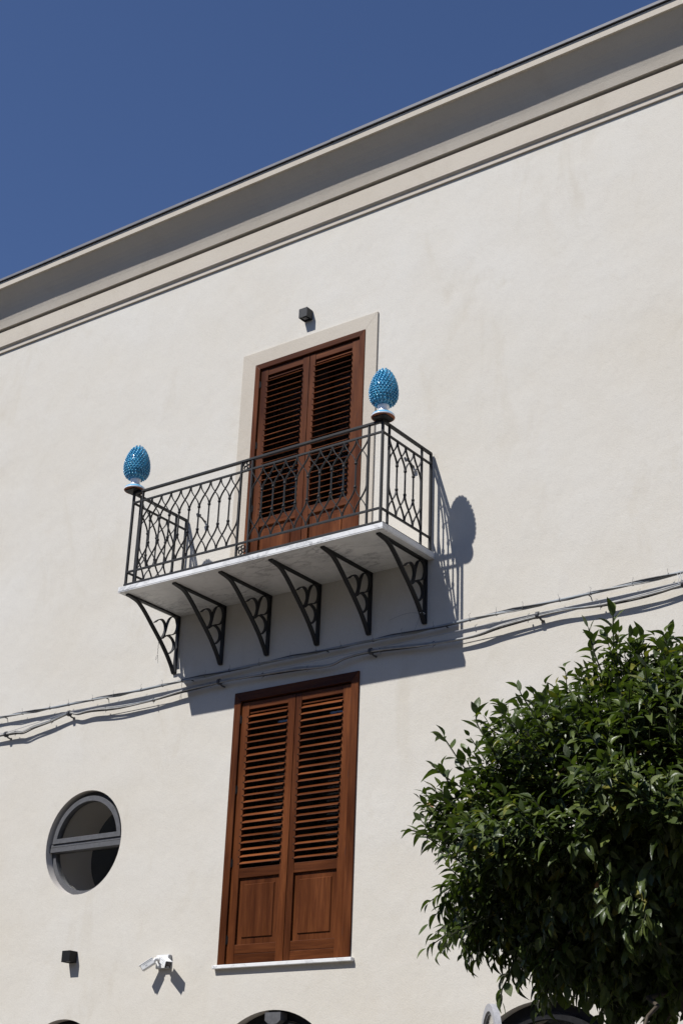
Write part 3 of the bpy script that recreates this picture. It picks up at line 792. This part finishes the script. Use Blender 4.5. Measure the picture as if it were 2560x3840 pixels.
for k, (o1, o2, r_, m) in enumerate([(0, .007, .0085, M_CABLE), (-.011, -.006, .0075, M_CABLE), (.008, -.008, .007, M_CABD), (-.006, .0, .006, M_PIPE)]):
    build(MB().tube(path(LO, -.060, k * 1.6, .0045, (o1, o2)), r_, 7), 'cable', m, cl)
# taut carrier wire between clamps
CL = [(-5.2, -.93), (-2.318, -.985), (-1.391, -.885), (.638, -.858), (2.419, -.845), (4.132, -.812), (5.45, -.786), (8.2, -.79)]
for (a, b) in zip(CL, CL[1:]):
    m = ((a[0] + b[0]) / 2, (a[1] + b[1]) / 2 - .004)
    build(MB().tube([(a[0], -.075, a[1]), (m[0], -.075, m[1]), (b[0], -.075, b[1])], .0032, 5), 'carrier_wire', M_WIRE, cl)
for (a, b) in CL:
    c = (a, -.06, b - .012)
    cm = build(MB().tube([(a - .013, -.06, b - .012), (a + .013, -.06, b - .012)], .031, 12), 'clamp', M_CABD, cl, origin=c, bevel=.002)
    build(MB().tube([(a + .02, 0, b - .052), (a + .02, -.04, b - .050), (a + .018, -.062, b - .04), (a + .012, -.066, b - .02)], .0085, 8), 'clamp_hook', M_CABD, cm)
xx = -2.7
while xx < 5.8:
    p = at(pq, xx)
    build(MB().tube([p + Vector((-.004, 0, 0)), p + Vector((.004, 0, 0))], .0225, 8).tube([p + Vector((0, 0, -.018)), p + Vector((r3.uniform(-.01, .01), -.004, -.038))], .003, 4), 'tie', M_TIE, cl, origin=p); xx += r3.uniform(.5, .95)
# white loose loops near the right edge
lw = MB()
for k in range(3):
    c = Vector((5.43 + .03 * k, -.085, -.745 - .012 * k))
    lw.tube([c + Vector((.018 * math.sin(u * 2 + k), -.012 * math.cos(u), .055 * math.cos(u))) for u in [i * 2 * PI / 14 for i in range(13)]], .0022, 5)
o = build(lw, 'loose_wire', M_WHITE, cl)
# wire hanging from the left-most bracket
t = thing('hanging_wire', (-.01, -.27, -.38), 'thin twisted wire dangling from the left most balcony bracket', 'wire')
build(MB().tube([(-.012 + .003 * math.sin(i * 2.2), -.27, -.395 - .012 * i) for i in range(13)], .0024, 5), 'twist', M_CABD, t)
build(MB().tube([(-.012, -.27, -.545), (-.022, -.272, -.56), (-.034, -.272, -.58), (-.028, -.272, -.60), (-.014, -.27, -.575), (-.006, -.27, -.55)], .0014, 4).tube([(-.012, -.27, -.545), (-.004, -.272, -.60), (.004, -.27, -.64)], .0012, 4).tube([(-.01, -.268, -.548), (.0, -.268, -.60), (-.002, -.268, -.635)], .0012, 4), 'loop', M_CABD, t)
t = thing('wrapped_wire', (2.96, -.03, -.6), 'thin pale wire wrapped round the foot of the right hand balcony bracket', 'wire')
build(MB().tube([(2.96 + .026 * math.cos(u), -.055 + .026 * math.sin(u), -.592) for u in [i * 2 * PI / 12 for i in range(13)]], .0024, 5), 'loop', M_WHITE, t)
build(MB().tube(bez([(2.93, -.055, -.592), (2.88, -.04, -.565), (2.78, -.03, -.55), (2.66, -.02, -.56), (2.58, -.015, -.575)]), .0014, 4).tube(bez([(2.94, -.05, -.595), (2.91, -.04, -.65), (2.88, -.04, -.72), (2.86, -.05, -.77)]), .0014, 4), 'tail', M_TIE, t)

# ------------------------------------------------------------------ orange tree
TC = Vector((7.13, -3.9, -3.735)); TR = Vector((1.17, 1.18, .86)); PW = 2.3
tree = thing('citrus_tree', (7.25, -3.85, GZ), 'dense dark green citrus tree with a clipped rounded crown in front of the wall', 'tree')
def limb(mb, a, b, r0, r1, wob=.06, n=7, seed=0):
    r4 = random.Random(seed); a = Vector(a); b = Vector(b); pts = []; rad = []
    for i in range(n + 1):
        t_ = i / n; p = a.lerp(b, t_); w = math.sin(t_ * PI) * wob
        pts.append(p + Vector((r4.uniform(-w, w), r4.uniform(-w, w), r4.uniform(-w, w)))); rad.append(r0 + (r1 - r0) * t_)
    mb.tube(pts, rad, 8); return pts
tk = MB(); limb(tk, (7.25, -3.85, GZ - .05), (7.18, -3.87, -4.75), .095, .075, .03, 8, 1)
build(tk, 'trunk', M_BARK, tree)
tips = []
for i in range(9):
    a = 2 * PI * i / 9 + .3; el = .15 + .75 * (i % 3) / 2
    e = TC + Vector((math.cos(a) * TR.x * .68 * math.cos(el), math.sin(a) * TR.y * .68 * math.cos(el), TR.z * .68 * math.sin(el)))
    b = MB(); pts = limb(b, (7.18, -3.87, -4.78), e, .045, .014, .10, 8, i + 10)
    for j in range(4):
        s_ = pts[3 + j]; d = (s_ - TC); d = d.normalized() if d.length > .1 else Vector((1, 0, 0))
        rj = random.Random(i * 7 + j); e2 = s_ + Vector((rj.uniform(-.5, .5), rj.uniform(-.5, .5), rj.uniform(-.2, .4))) + d * .25
        limb(b, s_, e2, .014, .006, .05, 5, i * 13 + j)
    build(b, 'limb', M_BARK, tree)

# leaf template: x across, y along, z up
NS = 5
def leaf_tpl():
    v = []; f = []
    for i in range(NS + 1):
        t_ = i / NS
        w = .5 * math.sin(PI * t_ ** .82) ** .9 if 0 < t_ < 1 else .0
        w = max(w, .02) * .47
        drop = -.26 * t_ ** 2
        v += [(-w, t_, drop + w * .42), (0, t_, drop), (w, t_, drop + w * .42)]
    for i in range(NS):
        a = i * 3
        f += [(a, a + 1, a + 4, a + 3), (a + 1, a + 2, a + 5, a + 4)]
    return np.array(v), np.array(f)
LV, LF = leaf_tpl()
def inside_gap(p):
    return math.sin(p.x * 5.1 + 1.0) * math.sin(p.z * 6.3 + p.y * 2.2 + .6) + .4 * math.sin(p.y * 7.7 + p.x * 3)
leaves = []      # (pos, along, normal, length, width, score)
twigs = MB()
CAMP = Vector(camo.location)
def shoot(base, d, n, spacing, size, tag=0, twig=True, droop=0.0, outn=None):
    d = d.normalized(); side = d.cross(Vector((.13, .21, 1))).normalized(); up = side.cross(d).normalized()
    p = Vector(base); ph = random.uniform(0, 6.28); pts = [p.copy()]
    for i in range(n):
        t_ = i / max(1, n - 1)
        d = (d + Vector((random.uniform(-.12, .12), random.uniform(-.12, .12), random.uniform(-.08, .08) - droop * .1))).normalized()
        p = p + d * spacing; pts.append(p.copy())
        ph += 2.4
        rad = side * math.cos(ph) + up * math.sin(ph)
        k = 1.05 - .75 * t_
        al = (rad * k + d * (.45 + .6 * t_) + Vector((random.uniform(-.2, .2), random.uniform(-.2, .2), random.uniform(-.45, .12) - .15))).normalized()
        nrm = d * .55 + Vector((0, 0, .9)) + Vector((random.uniform(-.5, .5), random.uniform(-.5, .5), 0))
        if outn is not None: nrm = nrm + outn * .5
        nrm = nrm - al * nrm.dot(al)
        if nrm.length < .1: nrm = Vector((0, 0, 1))
        nrm.normalize()
        sz = size * random.uniform(.62, 1.15) * (1 - .25 * t_)
        leaves.append((p + al * .008, al, nrm, sz, sz * random.uniform(.85, 1.2), tag))
    if twig: twigs.tube(pts, [.0026] * (len(pts) - 1) + [.0012], 4, False, False)
viewdir = (CAMP - TC).normalized()
def crown(N):
    i = 0
    while i < N:
        u = Vector((random.gauss(0, 1), random.gauss(0, 1), random.gauss(0, 1))).normalized()
        facing = u.dot(viewdir)
        if facing < -.15 and random.random() < .55: continue
        pw = PW if u.z > 0 else 2.6
        q = (abs(u.x) ** pw + abs(u.y) ** pw + abs(u.z) ** pw) ** (1 / pw)
        bump = 1 + .06 * math.sin(u.x * 9 + 2 * u.z * 5) + .065 * math.sin(u.z * 11 + u.y * 6 + 1.3) + .03 * math.sin(u.x * 17 - u.z * 13)
        f = random.choice((random.uniform(.93, 1.03), random.uniform(.82, .96), random.uniform(.68, .9))) * bump / q
        P_ = TC + Vector((u.x * TR.x, u.y * TR.y, u.z * TR.z)) * f
        P_.z = TC.z + (P_.z - TC.z) * (1.0 if P_.z > TC.z else .88) - .12 * max(0, (TC.x - P_.x) / TR.x) ** 1.3
        P_.y = TC.y + (P_.y - TC.y) * (1 - .34 * max(0, (TC.z - P_.z) / TR.z - .1))
        g = inside_gap(P_)
        low = P_.z < TC.z - .15
        if g > (.62 if low else .85) and random.random() < .8: i += .3; continue
        outn = Vector((u.x / TR.x, u.y / TR.y, u.z / TR.z)).normalized()
        upb = .55 if outn.z > -.2 else -.15
        d = (outn * .8 + Vector((0, 0, upb)) + Vector((random.uniform(-.45, .45), random.uniform(-.45, .45), random.uniform(-.3, .3)))).normalized()
        n = random.randint(6, 10)
        shoot(P_ - d * .17, d, n, .021, .084 if random.random() < .75 else .064, 0, True, .3 if low else 0, outn)
        i += 1
crown(5000)
# inner foliage
for _ in range(330):
    u = Vector((random.gauss(0, 1), random.gauss(0, 1), random.gauss(0, 1))).normalized() * random.uniform(.3, .75)
    shoot(TC + Vector((u.x * TR.x, u.y * TR.y, u.z * TR.z)), Vector((u.x, u.y, u.z + .3)) + Vector((.01, 0, 0)), 6, .03, .085, 1, True)
# longer young shoots that break the outline
def long_shoot(P3, size, n, nl=None):
    pts = bez(P3, 4); L = sum((b - a).length for a, b in zip(pts, pts[1:]))
    twigs.tube(pts, [.0038] * (len(pts) - 1) + [.0018], 5, False, False)
    ph = random.random() * 6
    for i in range(n):
        t_ = (i + .5) / n; k = t_ * (len(pts) - 1); j = min(int(k), len(pts) - 2); p = pts[j].lerp(pts[j + 1], k - j); d = (pts[j + 1] - pts[j]).normalized()
        side = d.cross(Vector((.13, .21, 1))); side = side.normalized() if side.length > .1 else Vector((1, 0, 0)); up = side.cross(d).normalized(); ph += 2.4
        rad = side * math.cos(ph) + up * math.sin(ph)
        al = (rad * (1.1 - .8 * t_) + d * (.35 + .9 * t_) + Vector((0, 0, -.12))).normalized()
        nr = Vector((0, 0, 1)) + d * .5; nr = (nr - al * nr.dot(al)).normalized()
        leaves.append((p + al * .008, al, nr, size * random.uniform(.7, 1.1), size * random.uniform(.85, 1.1), 2))
long_shoot([(6.42, -4.55, -3.93), (6.152, -4.6, -3.80), (6.0, -4.6, -3.733), (5.90, -4.6, -3.70)], .082, 12)
long_shoot([(7.02, -4.55, -3.18), (7.022, -4.6, -3.046), (7.024, -4.6, -2.915), (7.027, -4.6, -2.775)], .088, 15)
long_shoot([(6.97, -4.55, -3.14), (6.928, -4.6, -2.978), (6.909, -4.6, -2.895), (6.898, -4.6, -2.83)], .080, 9)
long_shoot([(6.50, -4.5, -3.45), (6.374, -4.6, -3.344), (6.285, -4.6, -3.226), (6.277, -4.6, -3.15)], .088, 11)
long_shoot([(6.36, -4.5, -3.55), (6.24, -4.6, -3.459), (6.117, -4.6, -3.298), (6.09, -4.6, -3.26)], .088, 11)
long_shoot([(6.36, -4.5, -4.10), (6.213, -4.6, -4.187), (6.155, -4.6, -4.208), (6.12, -4.6, -4.229)], .080, 7)
long_shoot([(7.20, -4.5, -3.14), (7.159, -4.6, -3.03), (7.154, -4.6, -2.98), (7.164, -4.6, -2.93)], .085, 8)
long_shoot([(6.34, -4.5, -3.62), (6.21, -4.6, -3.534), (6.09, -4.6, -3.45), (6.045, -4.6, -3.41)], .085, 9)
long_shoot([(6.45, -4.5, -4.25), (6.42, -4.55, -4.40), (6.40, -4.58, -4.47), (6.40, -4.58, -4.52)], .085, 8)

LPOS = np.array([tuple(l[0]) for l in leaves]); AL = np.array([tuple(l[1]) for l in leaves]); NR = np.array([tuple(l[2]) for l in leaves])
LS = np.array([l[3] for l in leaves]); LW = np.array([l[4] for l in leaves]); LT = np.array([l[5] for l in leaves])
SD = np.cross(AL, NR)
# the 300 that show largest: near the camera, facing it, on the outside
toC = np.array(CAMP)[None] - LPOS; dist = np.linalg.norm(toC, axis=1); toC /= dist[:, None]
rel = (LPOS - np.array(TC)) / np.array(TR)
shellr = (np.abs(rel) ** PW).sum(1) ** (1 / PW)
fac = np.abs((NR * toC).sum(1))
# only those that fall inside the picture
Rm = np.array(camo.rotation_euler.to_matrix()); loc = (LPOS - np.array(CAMP)) @ Rm
u_ = 1280 + 5747.756 * loc[:, 0] / -loc[:, 2]; v_ = 1920 - 5747.756 * loc[:, 1] / -loc[:, 2]
inpic = (u_ > 0) & (u_ < 2540) & (v_ > 0) & (v_ < 3840)
score = LS * (.35 + fac) / dist * np.where(inpic, 1, 0) * np.clip((shellr - .82) * 5, 0.02, 1) * ((rel / np.array(TR) * toC).sum(1) > .1)
score = score + np.where((LT == 2) & inpic, .002, 0)
pick = np.argsort(-score)[:300]
isp = np.zeros(len(LS), bool); isp[pick] = True
rest_i = np.where(~isp)[0]
def curl(k): return 1 + .0 * k
V = (LPOS[rest_i, None, :] + SD[rest_i, None, :] * (LV[None, :, 0:1] * LW[rest_i, None, None])
     + AL[rest_i, None, :] * (LV[None, :, 1:2] * LS[rest_i, None, None])
     + NR[rest_i, None, :] * (LV[None, :, 2:3] * LS[rest_i, None, None] * rng.uniform(.1, 2.6, (len(rest_i), 1, 1))))
nv = LV.shape[0]; nf = LF.shape[0]
F = (LF[None] + (np.arange(len(rest_i)) * nv)[:, None, None]).reshape(-1, 4)
me = bpy.data.meshes.new('foliage')
V = V.reshape(-1, 3) - np.array(ORG[tree.name])
me.vertices.add(len(V)); me.vertices.foreach_set('co', V.ravel())
me.loops.add(F.size); me.loops.foreach_set('vertex_index', F.ravel().astype(np.int32))
me.polygons.add(len(F)); me.polygons.foreach_set('loop_start', np.arange(0, F.size, 4, dtype=np.int32))
me.polygons.foreach_set('loop_total', np.full(len(F), 4, np.int32)) if hasattr(me.polygons[0], 'loop_total') and False else None
me.polygons.foreach_set('use_smooth', np.ones(len(F), bool))
me.materials.append(M_LEAF); me.materials.append(M_DRY)
mi = np.zeros(len(rest_i), np.int32); mi[rng.random(len(rest_i)) < .003] = 1
me.polygons.foreach_set('material_index', np.repeat(mi, nf).astype(np.int32))
me.update(calc_edges=True); me.validate()
fo = link('foliage', me, tree, ORG[tree.name]); fo['kind'] = 'stuff'
tw = build(twigs, 'twigs', M_TWIG, tree); tw['kind'] = 'stuff'
# picked leaves share three meshes
lm = []
for q, dr in enumerate((.5, 1.0, 1.6)):
    m_ = bpy.data.meshes.new('leaf'); vv = LV.copy(); vv[:, 2] *= dr
    m_.from_pydata([tuple(a) for a in vv], [], [tuple(int(i) for i in f) for f in LF]); m_.polygons.foreach_set('use_smooth', [True] * nf); m_.materials.append(M_LEAF); lm.append(m_)
for c, i in enumerate(pick):
    o = bpy.data.objects.new('leaf', lm[c % 3]); COL.objects.link(o); o.parent = tree
    m4 = Matrix(((SD[i][0], AL[i][0], NR[i][0], 0), (SD[i][1], AL[i][1], NR[i][1], 0), (SD[i][2], AL[i][2], NR[i][2], 0), (0, 0, 0, 1)))
    o.rotation_euler = m4.to_euler(); o.scale = (LW[i], LS[i], LS[i]); o.location = Vector(LPOS[i]) - ORG[tree.name]
print('leaves', len(leaves))
